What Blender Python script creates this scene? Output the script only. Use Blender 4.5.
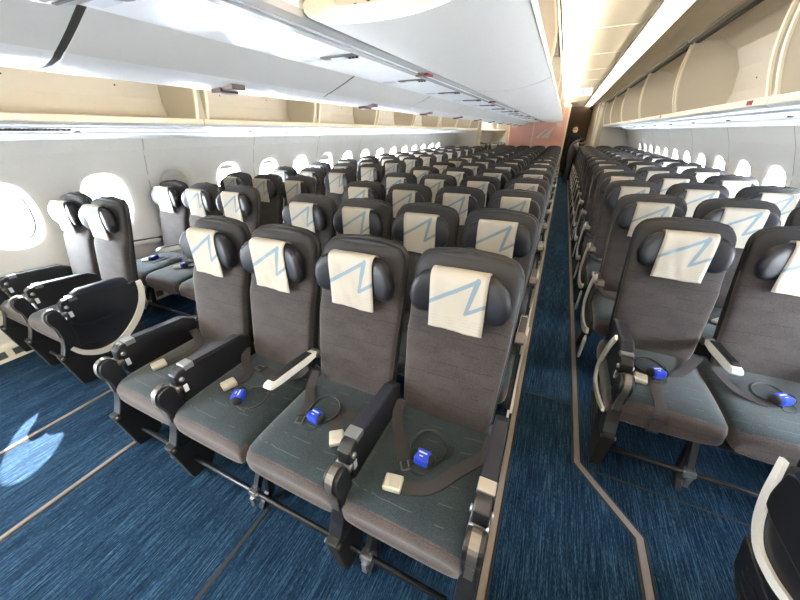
import bpy, bmesh, math, random
from mathutils import Vector, Matrix
random.seed(7)
PI = math.pi
SC = bpy.context.scene
COL = SC.collection
for o in list(bpy.data.objects): bpy.data.objects.remove(o)

# ------------------------------------------------------------------ camera
cd = bpy.data.cameras.new('camera'); cam = bpy.data.objects.new('camera', cd); COL.objects.link(cam)
cd.sensor_width = 36; cd.lens = 36 * 315.28 / 800; cd.clip_start = .02; cd.clip_end = 200
R_ = Vector((0.90692707, 0.42119532, -0.00882041)); U_ = Vector((-0.19020312, 0.42805153, 0.88351268)); F_ = Vector((-0.375907, 0.7996039, -0.46832418))
M4 = Matrix((R_, U_, -F_)).transposed().to_4x4(); M4.translation = Vector((0.94715, 0, 1.57915))
cam.matrix_world = M4; SC.camera = cam

# ------------------------------------------------------------------ world, sun, daylight, exposure
w = bpy.data.worlds.new('daylight'); SC.world = w; w.use_nodes = True
bg = w.node_tree.nodes['Background']; bg.inputs[0].default_value = (.86, .93, 1, 1); bg.inputs[1].default_value = 60.0
def light(name, kind, loc, rot, energy, color, **k):
    l = bpy.data.lights.new(name, kind); l.energy = energy; l.color = color
    for a, b in k.items(): setattr(l, a, b)
    o = bpy.data.objects.new(name, l); COL.objects.link(o); o.location = loc; o.rotation_euler = rot; return o
sund = Vector((1.36, -.72, -1.07))
so = light('sun', 'SUN', (-8, 5, 8), (0, 0, 0), 40.0, (1, .96, .9), angle=.009)
so.rotation_euler = sund.to_track_quat('-Z', 'Y').to_euler()
# open boarding door beside and behind the camera: daylight falling in from the left
light('door_daylight', 'AREA', (-2.55, -1.5, 1.3), (0, -PI/2, 0), 165, (.80, .90, 1), shape='RECTANGLE', size=1.9, size_y=1.2)
light('rear_fill_light', 'AREA', (0, -2.1, 1.15), (math.radians(90), 0, 0), 6, (1, .97, .94), shape='RECTANGLE', size=5.0, size_y=1.9)  # added soft fill from behind the camera, lifts the bin undersides
light('next_cabin_light', 'AREA', (-1.7, 16.5, 2.36), (0, 0, 0), 70, (1, .97, .92), shape='RECTANGLE', size=1.0, size_y=4.0)
vs = SC.view_settings; vs.view_transform = 'Standard'; vs.look = 'None'; vs.gamma = 1; vs.use_curve_mapping = False; vs.exposure = 1.02

# ------------------------------------------------------------------ helpers
def srgb(r, g, b):
    f = lambda c: (c/255/12.92) if c/255 <= .04045 else ((c/255+.055)/1.055)**2.4
    return (f(r), f(g), f(b), 1)
def tag(o, label=None, cat=None, group=None, kind=None):
    if label: o['label'] = label
    if cat: o['category'] = cat
    if group: o['group'] = group
    if kind: o['kind'] = kind
    return o
def mk(name, verts, faces, mats, smooth=False, fm=None):
    me = bpy.data.meshes.new(name); me.from_pydata([tuple(v) for v in verts], [], faces); 
    if not isinstance(mats, (list, tuple)): mats = [mats]
    for m in mats: me.materials.append(m)
    if fm: 
        for p, i in zip(me.polygons, fm): p.material_index = i
    if smooth: me.polygons.foreach_set('use_smooth', [True]*len(me.polygons))
    me.update(); return me
def fixn(me):
    b = bmesh.new(); b.from_mesh(me); bmesh.ops.recalc_face_normals(b, faces=b.faces); b.to_mesh(me); b.free(); return me
def ob(name, me, parent=None, loc=None):
    o = bpy.data.objects.new(name, me); COL.objects.link(o)
    if parent: o.parent = parent
    if loc is not None: o.location = loc
    return o
def empty(name, loc, label, cat, group=None, rz=0):
    o = bpy.data.objects.new(name, None); COL.objects.link(o); o.location = loc; o.rotation_euler = (0, 0, rz); o.empty_display_size = .05
    return tag(o, label, cat, group)
class B:
    """collects shapes into one mesh"""
    def __init__(s): s.v = []; s.f = []; s.m = []; s.sm = []
    def add(s, v, f, mi=0, sm=False):
        n = len(s.v); s.v += [tuple(x) for x in v]; s.f += [tuple(i+n for i in q) for q in f]; s.m += [mi]*len(f); s.sm += [sm]*len(f); return s
    def box(s, x0, x1, y0, y1, z0, z1, mi=0, bev=0):
        b = bmesh.new(); bmesh.ops.create_cube(b, size=1)
        for q in b.verts: q.co = Vector(((x0+x1)/2+q.co.x*(x1-x0), (y0+y1)/2+q.co.y*(y1-y0), (z0+z1)/2+q.co.z*(z1-z0)))
        if bev: bmesh.ops.bevel(b, geom=b.edges[:], offset=bev, segments=2, affect='EDGES', profile=.5)
        return s.bm(b, mi)
    def bm(s, b, mi=0, sm=False):
        b.verts.index_update(); s.add([q.co.copy() for q in b.verts], [[q.index for q in f.verts] for f in b.faces], mi, sm); b.free(); return s
    def prism(s, prof, a0, a1, axis='x', mi=0, bev=0):
        """closed outline extruded along axis. axis x: (y,z) ; axis y: (x,z)"""
        P = (lambda p, a: (a, p[0], p[1])) if axis == 'x' else (lambda p, a: (p[0], a, p[1]))
        b = bmesh.new(); vs_ = [b.verts.new(P(p, a0)) for p in prof]; f = b.faces.new(vs_)
        r = bmesh.ops.extrude_face_region(b, geom=[f]); d = P((0, 0), a1-a0)
        for q in r['geom']:
            if isinstance(q, bmesh.types.BMVert): q.co += Vector((a1-a0, 0, 0) if axis == 'x' else (0, a1-a0, 0))
        bmesh.ops.recalc_face_normals(b, faces=b.faces)
        if bev:
            es = [e for e in b.edges if len(e.link_faces) == 2 and e.calc_face_angle() > .6]
            bmesh.ops.bevel(b, geom=es, offset=bev, segments=2, affect='EDGES', profile=.5, clamp_overlap=True)
        return s.bm(b, mi)
    def loft(s, secs, mi=0, cap=True, closed=True, sm=True):
        n = len(secs[0]); base = len(s.v); v = [p for q in secs for p in q]; f = []
        for i in range(len(secs)-1):
            for j in range(n if closed else n-1):
                k = (j+1) % n; f.append((i*n+j, i*n+k, (i+1)*n+k, (i+1)*n+j))
        if cap: f.append(tuple(range(n))[::-1]); f.append(tuple((len(secs)-1)*n+j for j in range(n)))
        return s.add(v, f, mi, sm)
    def tube(s, pts, r, n=8, mi=0, loop=False):
        P = [Vector(p) for p in pts]; secs = []; N = len(P)
        up = Vector((0, 0, 1))
        for i, p in enumerate(P):
            t = (P[(i+1) % N]-P[i-1]) if loop else (P[min(i+1, N-1)]-P[max(i-1, 0)]); t.normalize()
            a = t.cross(up) if abs(t.z) < .9 else t.cross(Vector((1, 0, 0))); a.normalize(); b_ = t.cross(a)
            rr = r[i] if isinstance(r, (list, tuple)) else r
            secs.append([p+rr*(a*math.cos(2*PI*k/n)+b_*math.sin(2*PI*k/n)) for k in range(n)])
        if loop: secs.append(secs[0]); return s.loft(secs, mi, cap=False)
        return s.loft(secs, mi)
    def band(s, prof, a0, a1, th, axis='x', mi=0, bev=0):
        """an open polyline given thickness th and extruded along the axis"""
        n = len(prof); L = []; R = []
        for i, p in enumerate(prof):
            q0 = Vector(prof[max(i-1, 0)]); q1 = Vector(prof[min(i+1, n-1)]); t = (q1-q0).normalized(); nn = Vector((-t.y, t.x))
            h = (th[i] if isinstance(th, (list, tuple)) else th)/2
            L.append(Vector(p)+nn*h); R.append(Vector(p)-nn*h)
        P = (lambda p, a: (a, p[0], p[1])) if axis == 'x' else (lambda p, a: (p[0], a, p[1]))
        secs = [[P(L[i], a0), P(L[i], a1), P(R[i], a1), P(R[i], a0)] for i in range(n)]
        return s.loft(secs, mi, sm=False)
    def me(s, name, mats, fix=True, smooth=None):
        me = mk(name, s.v, s.f, mats, False, s.m)
        me.polygons.foreach_set('use_smooth', [bool(x) if smooth is None else smooth for x in s.sm])
        if fix: fixn(me)
        return me
def sup(a, b, n, N, ph=0):
    out = []
    for k in range(N):
        t = 2*PI*k/N+ph; c, s_ = math.cos(t), math.sin(t)
        out.append((a*math.copysign(abs(c)**(2/n), c), b*math.copysign(abs(s_)**(2/n), s_)))
    return out

# ------------------------------------------------------------------ materials
MATS = {}
def mat(name, col, rough=.5, metal=0, emit=None, es=1, spec=.5):
    m = bpy.data.materials.new(name); m.use_nodes = True; p = m.node_tree.nodes['Principled BSDF']
    p.inputs['Base Color'].default_value = col; p.inputs['Roughness'].default_value = rough; p.inputs['Metallic'].default_value = metal
    p.inputs['Specular IOR Level'].default_value = spec
    if emit: p.inputs['Emission Color'].default_value = emit; p.inputs['Emission Strength'].default_value = es
    MATS[name] = m; return m
def N(m, t, **k):
    n = m.node_tree.nodes.new(t)
    for a, b in k.items():
        if a in n.inputs.keys() if isinstance(a, str) else False: n.inputs[a].default_value = b
        else: setattr(n, a, b)
    return n
def L(m, a, b): m.node_tree.links.new(a, b)
def P(m): return m.node_tree.nodes['Principled BSDF']
def math_(m, op, a, b=None, c=None, clamp=False):
    n = m.node_tree.nodes.new('ShaderNodeMath'); n.operation = op; n.use_clamp = clamp
    for i, x in enumerate((a, b, c)):
        if x is None: continue
        if isinstance(x, (int, float)): n.inputs[i].default_value = x
        else: L(m, x, n.inputs[i])
    return n.outputs[0]
def noise(m, vec, scale, mscale=(1, 1, 1), detail=3, rough=.5):
    mp = m.node_tree.nodes.new('ShaderNodeMapping'); mp.inputs['Scale'].default_value = mscale; L(m, vec, mp.inputs[0])
    n = m.node_tree.nodes.new('ShaderNodeTexNoise'); n.inputs['Scale'].default_value = scale; n.inputs['Detail'].default_value = detail; n.inputs['Roughness'].default_value = rough
    L(m, mp.outputs[0], n.inputs['Vector']); return n.outputs['Fac']
def ramp(m, fac, stops):
    r = m.node_tree.nodes.new('ShaderNodeValToRGB'); L(m, fac, r.inputs[0]); e = r.color_ramp.elements
    while len(e) < len(stops): e.new(.5)
    for x, (p_, c_) in zip(e, stops): x.position = p_; x.color = c_
    return r.outputs[0]
def mix(m, fac, a, b, mode='MIX'):
    n = m.node_tree.nodes.new('ShaderNodeMix'); n.data_type = 'RGBA'; n.blend_type = mode
    if isinstance(fac, (int, float)): n.inputs[0].default_value = fac
    else: L(m, fac, n.inputs[0])
    for i, x in ((6, a), (7, b)):
        if isinstance(x, tuple): n.inputs[i].default_value = x
        else: L(m, x, n.inputs[i])
    return n.outputs[2]
def coords(m, kind='Object'): return m.node_tree.nodes.new('ShaderNodeTexCoord').outputs[kind]
def bump(m, h, s=.2, d=.002):
    n = m.node_tree.nodes.new('ShaderNodeBump'); n.inputs['Strength'].default_value = s; n.inputs['Distance'].default_value = d; L(m, h, n.inputs['Height']); L(m, n.outputs[0], P(m).inputs['Normal'])

# carpet: blue loops in long streaks that run along the cabin
m = mat('carpet', srgb(30, 62, 92), .95, spec=.1); c = coords(m)
n1 = noise(m, c, 1, (190, 7, 1), 3, .6); n2 = noise(m, c, 1, (420, 60, 1), 2, .6); n3 = noise(m, c, 1, (14, 1.2, 1), 2)
f = math_(m, 'ADD', math_(m, 'MULTIPLY', n1, .6), math_(m, 'MULTIPLY', n2, .4)); f = math_(m, 'ADD', f, math_(m, 'MULTIPLY', math_(m, 'SUBTRACT', n3, .5), .18))
L(m, ramp(m, f, [(.34, srgb(6, 18, 33)), (.5, srgb(17, 40, 62)), (.68, srgb(62, 92, 114))]), P(m).inputs['Base Color']); bump(m, n2, .5, .004)
# seat fabrics: woven, with faint broken stitch lines
def fabric(name, dark, light_, line, lines=True, split=None):
    m = mat(name, light_, .85, spec=.25); c = coords(m)
    wv = noise(m, c, 1, (260, 260, 420), 2, .7); big = noise(m, c, 1, (9, 9, 16), 2)
    f = math_(m, 'ADD', math_(m, 'MULTIPLY', wv, .75), math_(m, 'MULTIPLY', big, .25))
    colr = ramp(m, f, [(.36, dark), (.64, light_)])
    if lines:
        sx = m.node_tree.nodes.new('ShaderNodeSeparateXYZ'); L(m, c, sx.inputs[0])
        # broken horizontal stitches every 38 mm
        arc = math_(m, 'ADD', sx.outputs[2], sx.outputs[1])
        wig = math_(m, 'MULTIPLY', noise(m, c, 1, (14, 0, 0), 1), .02)
        z = math_(m, 'MODULO', math_(m, 'ADD', math_(m, 'ADD', arc, wig), 5.), .072)
        ln = math_(m, 'LESS_THAN', math_(m, 'ABSOLUTE', math_(m, 'SUBTRACT', z, .02)), .0015)
        br = math_(m, 'GREATER_THAN', noise(m, c, 1, (13, 2, 22), 1), .47)
        colr = mix(m, math_(m, 'MULTIPLY', math_(m, 'MULTIPLY', ln, br), .8), colr, line)
    if split:
        sz = m.node_tree.nodes.new('ShaderNodeSeparateXYZ'); L(m, c, sz.inputs[0])
        k = math_(m, 'MULTIPLY', math_(m, 'SUBTRACT', sz.outputs[2], split[0]), split[1], clamp=True)
        colr = mix(m, k, colr, mix(m, .5, split[2], colr, 'MULTIPLY') if False else split[2])
    L(m, colr, P(m).inputs['Base Color']); bump(m, wv, .35, .0012)
    P(m).inputs['Sheen Weight'].default_value = .25; P(m).inputs['Sheen Roughness'].default_value = .5
    return m
fabric('back_fabric', srgb(31, 29, 30), srgb(68, 61, 60), srgb(16, 15, 16))
fabric('cushion_top', srgb(20, 28, 32), srgb(46, 60, 66), srgb(70, 84, 88))
fabric('cushion_front', srgb(44, 37, 36), srgb(82, 70, 68), srgb(38, 33, 33))
mat('charcoal', srgb(34, 33, 36), .7); mat('headrest_leather', srgb(18, 19, 28), .5); mat('headrest_fabric', srgb(66, 60, 62), .75)
mat('black_plastic', srgb(24, 24, 28), .38); mat('black_matte', srgb(16, 16, 18), .6); mat('navy_pad', srgb(26, 28, 42), .5)
mat('silver', srgb(170, 170, 172), .28, .85); mat('dull_metal', srgb(120, 116, 112), .4, .8); mat('white_plastic', srgb(226, 223, 216), .4)
mat('belt', srgb(48, 44, 46), .8); mat('buckle', srgb(200, 196, 184), .3, .35); mat('blue_label', srgb(30, 60, 190), .35); mat('label_white', srgb(225, 230, 240), .5)
mat('foam', srgb(14, 14, 16), .85); mat('wire', srgb(18, 18, 20), .5)
mat('beige', srgb(204, 196, 180), .6); mat('beige_dull', srgb(168, 158, 142), .6); mat('beige_light', srgb(236, 228, 208), .55); mat('bin_grey', srgb(226, 224, 220), .38); mat('bin_band', srgb(240, 240, 242), .3)
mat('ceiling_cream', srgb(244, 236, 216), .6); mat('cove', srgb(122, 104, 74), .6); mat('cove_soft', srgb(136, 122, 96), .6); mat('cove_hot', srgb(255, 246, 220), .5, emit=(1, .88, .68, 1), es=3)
mat('wash', srgb(255, 252, 240), .5, emit=(1, .97, .9, 1), es=.5); mat('cove_tube', srgb(255, 246, 220), .5, emit=(1, .92, .80, 1), es=72); mat('psu_white', srgb(240, 242, 246), .35); mat('dark_gap', srgb(66, 62, 58), .6); mat('grey_track', srgb(110, 108, 102), .4, .3)
mat('red_latch', srgb(140, 30, 34), .4); mat('latch_brown', srgb(118, 100, 94), .3, .3); mat('latch_dark', srgb(84, 62, 60), .3); mat('psu_side', srgb(206, 210, 216), .4); mat('rail_grey', srgb(158, 158, 158), .35); mat('pink', srgb(238, 184, 172), .6); mat('logo_white', srgb(238, 230, 224), .5)
mat('exit_green', srgb(40, 160, 120), .5, emit=(.1, .8, .55, 1), es=.25); mat('exit_white', srgb(240, 250, 245), .5, emit=(.8, 1, .9, 1), es=.25)
mat('dark_brown', srgb(58, 46, 36), .6); mat('rubber', srgb(30, 30, 32), .8); mat('shade', srgb(214, 210, 200), .6); mat('gasket', srgb(180, 180, 178), .5)
mat('skin', srgb(205, 165, 140), .55); mat('suit_black', srgb(22, 22, 26), .8); mat('suit_grey', srgb(84, 88, 95), .85); mat('sleeve', srgb(170, 172, 174), .8); mat('hair', srgb(20, 17, 16), .6); mat('mask', srgb(230, 232, 240), .7)
m = mat('wall_panel', srgb(226, 220, 206), .5); c = coords(m); L(m, mix(m, noise(m, c, 90, (1, 1, 1), 2), srgb(224, 221, 213), srgb(232, 229, 222)), P(m).inputs['Base Color'])
m = mat('pane', (1, 1, 1, 1)); nt = m.node_tree; tr = nt.nodes.new('ShaderNodeBsdfTransparent'); gl = nt.nodes.new('ShaderNodeBsdfGlossy'); gl.inputs['Roughness'].default_value = .05
mx = nt.nodes.new('ShaderNodeMixShader'); mx.inputs[0].default_value = .05; L(m, tr.outputs[0], mx.inputs[1]); L(m, gl.outputs[0], mx.inputs[2]); L(m, mx.outputs[0], nt.nodes['Material Output'].inputs[0])
# headrest cloth: cream with pale blue zigzag and fine printed lines (seat coordinates, 0.235 m wide from x=-.1175, hem at z=.872)
def cloth(name, base):
    m = mat(name, base, .75, spec=.2); c = coords(m); s = m.node_tree.nodes.new('ShaderNodeSeparateXYZ'); L(m, c, s.inputs[0])
    u = math_(m, 'DIVIDE', math_(m, 'ADD', s.outputs[0], .109), .218); v = math_(m, 'DIVIDE', math_(m, 'SUBTRACT', s.outputs[2], .894), .235)
    def seg(x0, y0, x1, y1, hw0, hw1):
        dx, dy = x1-x0, y1-y0; ll = dx*dx+dy*dy
        t = math_(m, 'DIVIDE', math_(m, 'ADD', math_(m, 'MULTIPLY', math_(m, 'SUBTRACT', u, x0), dx), math_(m, 'MULTIPLY', math_(m, 'SUBTRACT', v, y0), dy)), ll, clamp=True)
        ex = math_(m, 'SUBTRACT', u, math_(m, 'ADD', math_(m, 'MULTIPLY', t, dx), x0)); ey = math_(m, 'SUBTRACT', v, math_(m, 'ADD', math_(m, 'MULTIPLY', t, dy), y0))
        d = math_(m, 'SQRT', math_(m, 'ADD', math_(m, 'MULTIPLY', ex, ex), math_(m, 'MULTIPLY', ey, ey)))
        hw = math_(m, 'ADD', math_(m, 'MULTIPLY', t, hw1-hw0), hw0)
        return math_(m, 'LESS_THAN', d, hw)
    a = seg(-.1, .40, .80, .92, .035, .032); b = seg(.82, .93, .66, .34, .045, .03); d_ = seg(.66, .34, 1.1, .62, .03, .03)
    k = math_(m, 'MAXIMUM', math_(m, 'MAXIMUM', a, b), d_)
    tx = math_(m, 'GREATER_THAN', noise(m, c, 1, (300, 1, 500), 1), .55)
    rows = math_(m, 'LESS_THAN', math_(m, 'MODULO', math_(m, 'MULTIPLY', v, 18), 1.), .35)
    tx = math_(m, 'MULTIPLY', math_(m, 'MULTIPLY', tx, rows), math_(m, 'MULTIPLY', math_(m, 'LESS_THAN', v, .24), math_(m, 'GREATER_THAN', v, .05)))
    col = mix(m, math_(m, 'MULTIPLY', k, .8), base, srgb(96, 126, 146)); col = mix(m, math_(m, 'MULTIPLY', tx, .35), col, srgb(120, 112, 100))
    L(m, col, P(m).inputs['Base Color']); bump(m, noise(m, c, 1, (30, 30, 22), 3), .35, .004)
    return m
cloth('cloth', srgb(172, 166, 155))
G = MATS

# ------------------------------------------------------------------ setting: floor, strips, walls, windows
Y0, Y1, YE = -2.2, 14.0, 20.0
fl = ob('floor', B().box(-2.85, 2.85, Y0, YE, -.06, 0).me('floor', G['carpet'])); tag(fl, kind='structure')
tn = [0]
def trim(me, name=None):
    tn[0] += 1; o = ob(name or 'trim_%d' % tn[0], me); tag(o, kind='structure'); return o
def strip(pts, w=.03):
    b = B()
    def sweep(w_, z0, z1, mi):
        secs = []
        for i, p in enumerate(pts):
            p = Vector(p); a = (p-Vector(pts[i-1])).normalized() if i else None; c_ = (Vector(pts[i+1])-p).normalized() if i < len(pts)-1 else None
            t = ((a or c_)+(c_ or a)).normalized(); n = Vector((t.y, -t.x)); k = 1/max(.5, n.dot(Vector(((a or c_).y, -(a or c_).x))))
            l, r = p+n*w_/2*k, p-n*w_/2*k
            secs.append([(l.x, l.y, z0), (l.x*.9+r.x*.1, l.y*.9+r.y*.1, z1), (l.x*.1+r.x*.9, l.y*.1+r.y*.9, z1), (r.x, r.y, z0)])
        b.loft(secs, mi, sm=False)
    sweep(w+.022, .0005, .003, 1); sweep(w, .002, .007, 0)
    trim(b.me('strip', [G['strip_metal'], G['rubber']]))
mat('strip_metal', srgb(130, 122, 118), .35, .5)
strip([(.99, Y0), (.99, 13.5)]); strip([(1.577, Y0), (1.577, .87), (1.577, 1.10), (1.34, 1.385), (1.34, 13.5)])
strip([(-.985, Y0), (-.985, 13.5)], .022); strip([(-1.60, Y0), (-1.60, 1.10), (-1.37, 1.385), (-1.37, 13.5)], .022)
b = B(); b.box(-.006, .006, Y0, 1.6, 0, .002); b.box(-.010, .010, Y0, 1.6, 0, .0008); trim(b.me('seam', G['rubber']))
b = B(); b.box(1.01, 1.325, 1.82, 1.832, 0, .0015); b.box(1.01, 1.325, 6.0, 6.012, 0, .0015); b.box(1.35, 2.6, 1.36, 1.37, 0, .0015); trim(b.me('seam', G['rubber']))

ZP = [(0, 2.745), (.12, 2.765), (.3, 2.79), (.6, 2.815), (.9, 2.82), (1.2, 2.785), (1.45, 2.70), (1.66, 2.60)]
def wx(z):
    for (a, xa), (b_, xb) in zip(ZP, ZP[1:]):
        if z <= b_: return xa+(xb-xa)*(z-a)/(b_-a)
    return ZP[-1][1]
WP, WC = .672, 1.035
def sidewall(s, ywin, name, closed=()):
    """s=-1 left, 1 right. ywin: list of window centres"""
    b = B(); zlo, zhi = .72, 1.46
    y_s = ywin[0]-WP/2; y_e = ywin[-1]+WP/2
    Pp = lambda y, z, d=0: (s*(wx(z)+d), y, z)
    NR = 40
    for yc in ywin:
        def ring(hw, hh, n, d):
            out = []
            for k in range(NR):
                t = 2*PI*k/NR; c_, s_ = math.cos(t), math.sin(t)
                out.append((yc+hw*math.copysign(abs(c_)**(2/n), c_), WC+hh*math.copysign(abs(s_)**(2/n), s_), d))
            return out
        outer = []
        for k in range(NR):
            t = 2*PI*k/NR; c_, s_ = math.cos(t), math.sin(t); q = max(abs(c_), abs(s_))
            outer.append((yc+WP/2*c_/q, (zlo+zhi)/2+(zhi-zlo)/2*s_/q, 0))
        rings = [outer, ring(.245, .305, 2.6, 0), ring(.195, .258, 2.5, .0), ring(.178, .238, 2.4, .012), ring(.158, .215, 2.4, .045), ring(.152, .208, 2.4, .06)]
        b.loft([[Pp(*p) for p in r] for r in rings], 0, cap=False)
    zz = [0, .12, .3, .45, .6, zlo]; b.loft([[Pp(y, z) for z in zz] for y in (y_s, y_e)], 0, cap=False, closed=False)
    zz = [zhi, 1.52, 1.59, 1.66]; b.loft([[Pp(y, z) for z in zz] for y in (y_s, y_e)], 0, cap=False, closed=False)
    zz = [0, .3, .6, .9, 1.2, 1.45, 1.66]
    b.loft([[Pp(y, z) for z in zz] for y in (y_e, YE)], 0, cap=False, closed=False)
    if y_s > Y0: b.loft([[Pp(y, z) for z in zz] for y in (Y0, y_s)], 0, cap=False, closed=False)
    me = b.me(name, G['wall_panel'], fix=False); w_ = ob(name, me); tag(w_, kind='structure')
    # panel joints
    j = B()
    for k in range(-1, 9):
        y = 2.0+k*1.335 if s < 0 else 1.35+k*1.335
        for z0, z1 in zip([.3, .6, .9, 1.2, 1.45], [.6, .9, 1.2, 1.45, 1.6]):
            j.add([Pp(y-.005, z0, -.001), Pp(y+.005, z0, -.001), Pp(y+.005, z1, -.001), Pp(y-.005, z1, -.001)], [(0, 1, 2, 3)])
            j.add([Pp(y-.009, z0, -.002), Pp(y-.005, z0, -.004), Pp(y-.005, z1, -.004), Pp(y-.009, z1, -.002)], [(0, 1, 2, 3)])
    trim(j.me('joint', G['gasket'], fix=False))
    k = B(); k.loft([[Pp(y, z, d) for z, d in ((0, -.02), (.10, -.02), (.115, -.012), (.13, 0))] for y in (Y0, YE)], 0, cap=False, closed=False)
    for q in range(120): k.box(s*(wx(.05)-.024), s*(wx(.05)-.018), Y0+.1+q*.11, Y0+.17+q*.11, .03, .085, 1)
    o = ob('baseboard_' + ('left' if s < 0 else 'right'), k.me('base', [G['beige_light'], G['grey_track']], fix=False)); tag(o, kind='structure')
    k = B(); k.loft([[Pp(y, z, d) for z, d in ((.335, 0), (.342, -.012), (.36, -.012), (.367, 0))] for y in (Y0, 13)], 0, cap=False, closed=False)
    for q in range(14): k.box(s*(wx(.25)-.004), s*(wx(.25)+.01), .2+q*.9, .206+q*.9, .13, .335)
    trim(k.me('dado', G['beige'], fix=False))
    return ywin
wn = [0]
def windows(s, ywin, closed):
    def cv(me):
        for v in me.vertices: v.co.x += s*(wx(WC+v.co.z)-wx(WC))
        return me
    for i, yc in enumerate(ywin):
        wn[0] += 1; x = s*(wx(WC)+.058)
        r = empty('window_%d' % wn[0], (x, yc, WC), None, None); tag(r, kind='structure')
        fr_ = B(); ro = [(0, a, c_) for a, c_ in sup(.160, .216, 2.4, 32)]; ri = [(-s*.008, a, c_) for a, c_ in sup(.145, .201, 2.4, 32)]
        fr_.loft([ro, ri, [(s*.012, a, c_) for _, a, c_ in ri]], 0, cap=False); ob('window_frame', cv(fr_.me('window_frame', G['gasket'], fix=False)), r)
        pp = sup(.148, .204, 2.4, 32); pn = B().add([(s*.006, a, c_) for a, c_ in pp], [(k, k+1, 15-k, 16-k) for k in range(8)]+[(16+k, 17+k, 31-k, (32-k) % 32) for k in range(8)]); ob('window_pane', cv(pn.me('window_pane', G['pane'], fix=False)), r)
        frac = closed.get(i, .0)
        if frac:
            zb = .215-.43*frac
            sh = B(); rim = [(a_, max(c_, zb)) for a_, c_ in sup(.166, .224, 2.4, 40)]
            for q_ in (rim,): sh.add([(-s*.012, a_, c_) for a_, c_ in q_], [(k, k+1, 19-k, 20-k) for k in range(10)]+[(20+k, 21+k, 39-k, (40-k) % 40) for k in range(10)])
            if frac < 1: sh.box(-s*.012-.006, -s*.012+.006, -.12, .12, zb, zb+.012)
            ob('window_shade', cv(sh.me('window_shade', G['shade'], fix=False)), r)
WL = [.935+WP*k for k in range(-2, 16)]; WR = [.935+WP*k for k in range(0, 16)]
sidewall(-1, WL, 'wall_left'); sidewall(1, WR, 'wall_right')
windows(-1, WL, {0: 1, 1: 1, 4: 1, 5: .12, 6: .1, 8: .2}); windows(1, WR, {})
# closed ends of the shell
b = B(); b.box(-2.85, 2.85, Y0-.05, Y0, 0, 2.6); tag(ob('wall_back', b.me('wall_back', G['beige'])), kind='structure')
b = B(); b.box(-2.85, 2.85, YE, YE+.05, 0, 2.6); tag(ob('wall_far', b.me('wall_far', G['beige_light'])), kind='structure')

tag(ob('ceiling', B().box(-2.95, 2.95, Y0-.05, YE+.05, 2.60, 2.64).me('roof', G['beige'])), kind='structure')
for s_, nm in ((-1, 'left'), (1, 'right')):
    tag(ob('wall_%s' % nm, B().box(*sorted((s_*2.66, s_*2.70)), Y0, YE, 1.62, 2.60).me('upper wall', G['beige'])), kind='structure')
# ceiling over both aisles
for s in (-1, 1):
    b = B()
    y = Y0+.03
    pr = [(.905, 2.45), (1.42, 2.45)]
    ys = [Y0]+[3.04+1.29*k for k in range(-3, 14) if 3.04+1.29*k > Y0 and 3.04+1.29*k < YE]+[YE]
    for a, c_ in zip(ys, ys[1:]):
        b.box(min(s*.905, s*1.425), max(s*.905, s*1.425), a+.006, c_-.006, 2.45, 2.47, 0)
        b.box(min(s*.92, s*1.40), max(s*.92, s*1.40), c_-.009, c_+.009, 2.444, 2.452, 1)
    b.box(-1.95 if s < 0 else .7, -.7 if s < 0 else 1.95, Y0, YE, 2.53, 2.56, 0)
    o = ob('ceiling', b.me('ceiling', [G['ceiling_cream'], G['beige_light']])); tag(o, kind='structure')
    # cream light cove against the centre bins
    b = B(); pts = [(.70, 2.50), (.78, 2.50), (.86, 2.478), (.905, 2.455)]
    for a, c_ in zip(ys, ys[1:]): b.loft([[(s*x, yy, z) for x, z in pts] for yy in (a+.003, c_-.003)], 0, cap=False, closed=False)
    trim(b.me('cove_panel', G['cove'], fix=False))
    b = B(); b.box(min(s*1.418, s*1.436), max(s*1.418, s*1.436), Y0, YE, 2.435, 2.46, 1)
    b.loft([[(s*x, yy, z) for x, z in [(1.436, 2.452), (1.48, 2.47), (1.515, 2.46)]] for yy in (Y0, YE)], 0, cap=False, closed=False)
    b.loft([[(s*x, yy, z) for x, z in [(1.68, 2.389), (1.80, 2.386), (1.90, 2.375), (1.955, 2.372)]] for yy in (Y0, YE)], 0, cap=False, closed=False)
    trim(b.me('cove_trim', [G['ceiling_cream'], G['grey_track']], fix=False))
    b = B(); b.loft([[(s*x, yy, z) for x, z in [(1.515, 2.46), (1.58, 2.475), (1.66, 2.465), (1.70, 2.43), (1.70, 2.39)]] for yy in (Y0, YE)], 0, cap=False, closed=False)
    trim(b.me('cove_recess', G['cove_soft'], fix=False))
    trim(B().box(*sorted((s*1.600, s*1.70)), Y0, YE, 2.383, 2.390).me('cove_ledge', G['beige_light']))
    trim(B().box(*sorted((s*1.612, s*1.65)), Y0, YE, 2.392, 2.399).me('cove_tube', G['cove_tube']))

# centre spine above the centre seats
b = B(); b.box(-.70, .10, Y0, Y1, 2.47, 2.50); b.box(-.72, .72, Y0, Y1, 2.50, 2.53); tag(ob('ceiling', b.me('ceiling', G['beige'])), kind='structure')

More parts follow.
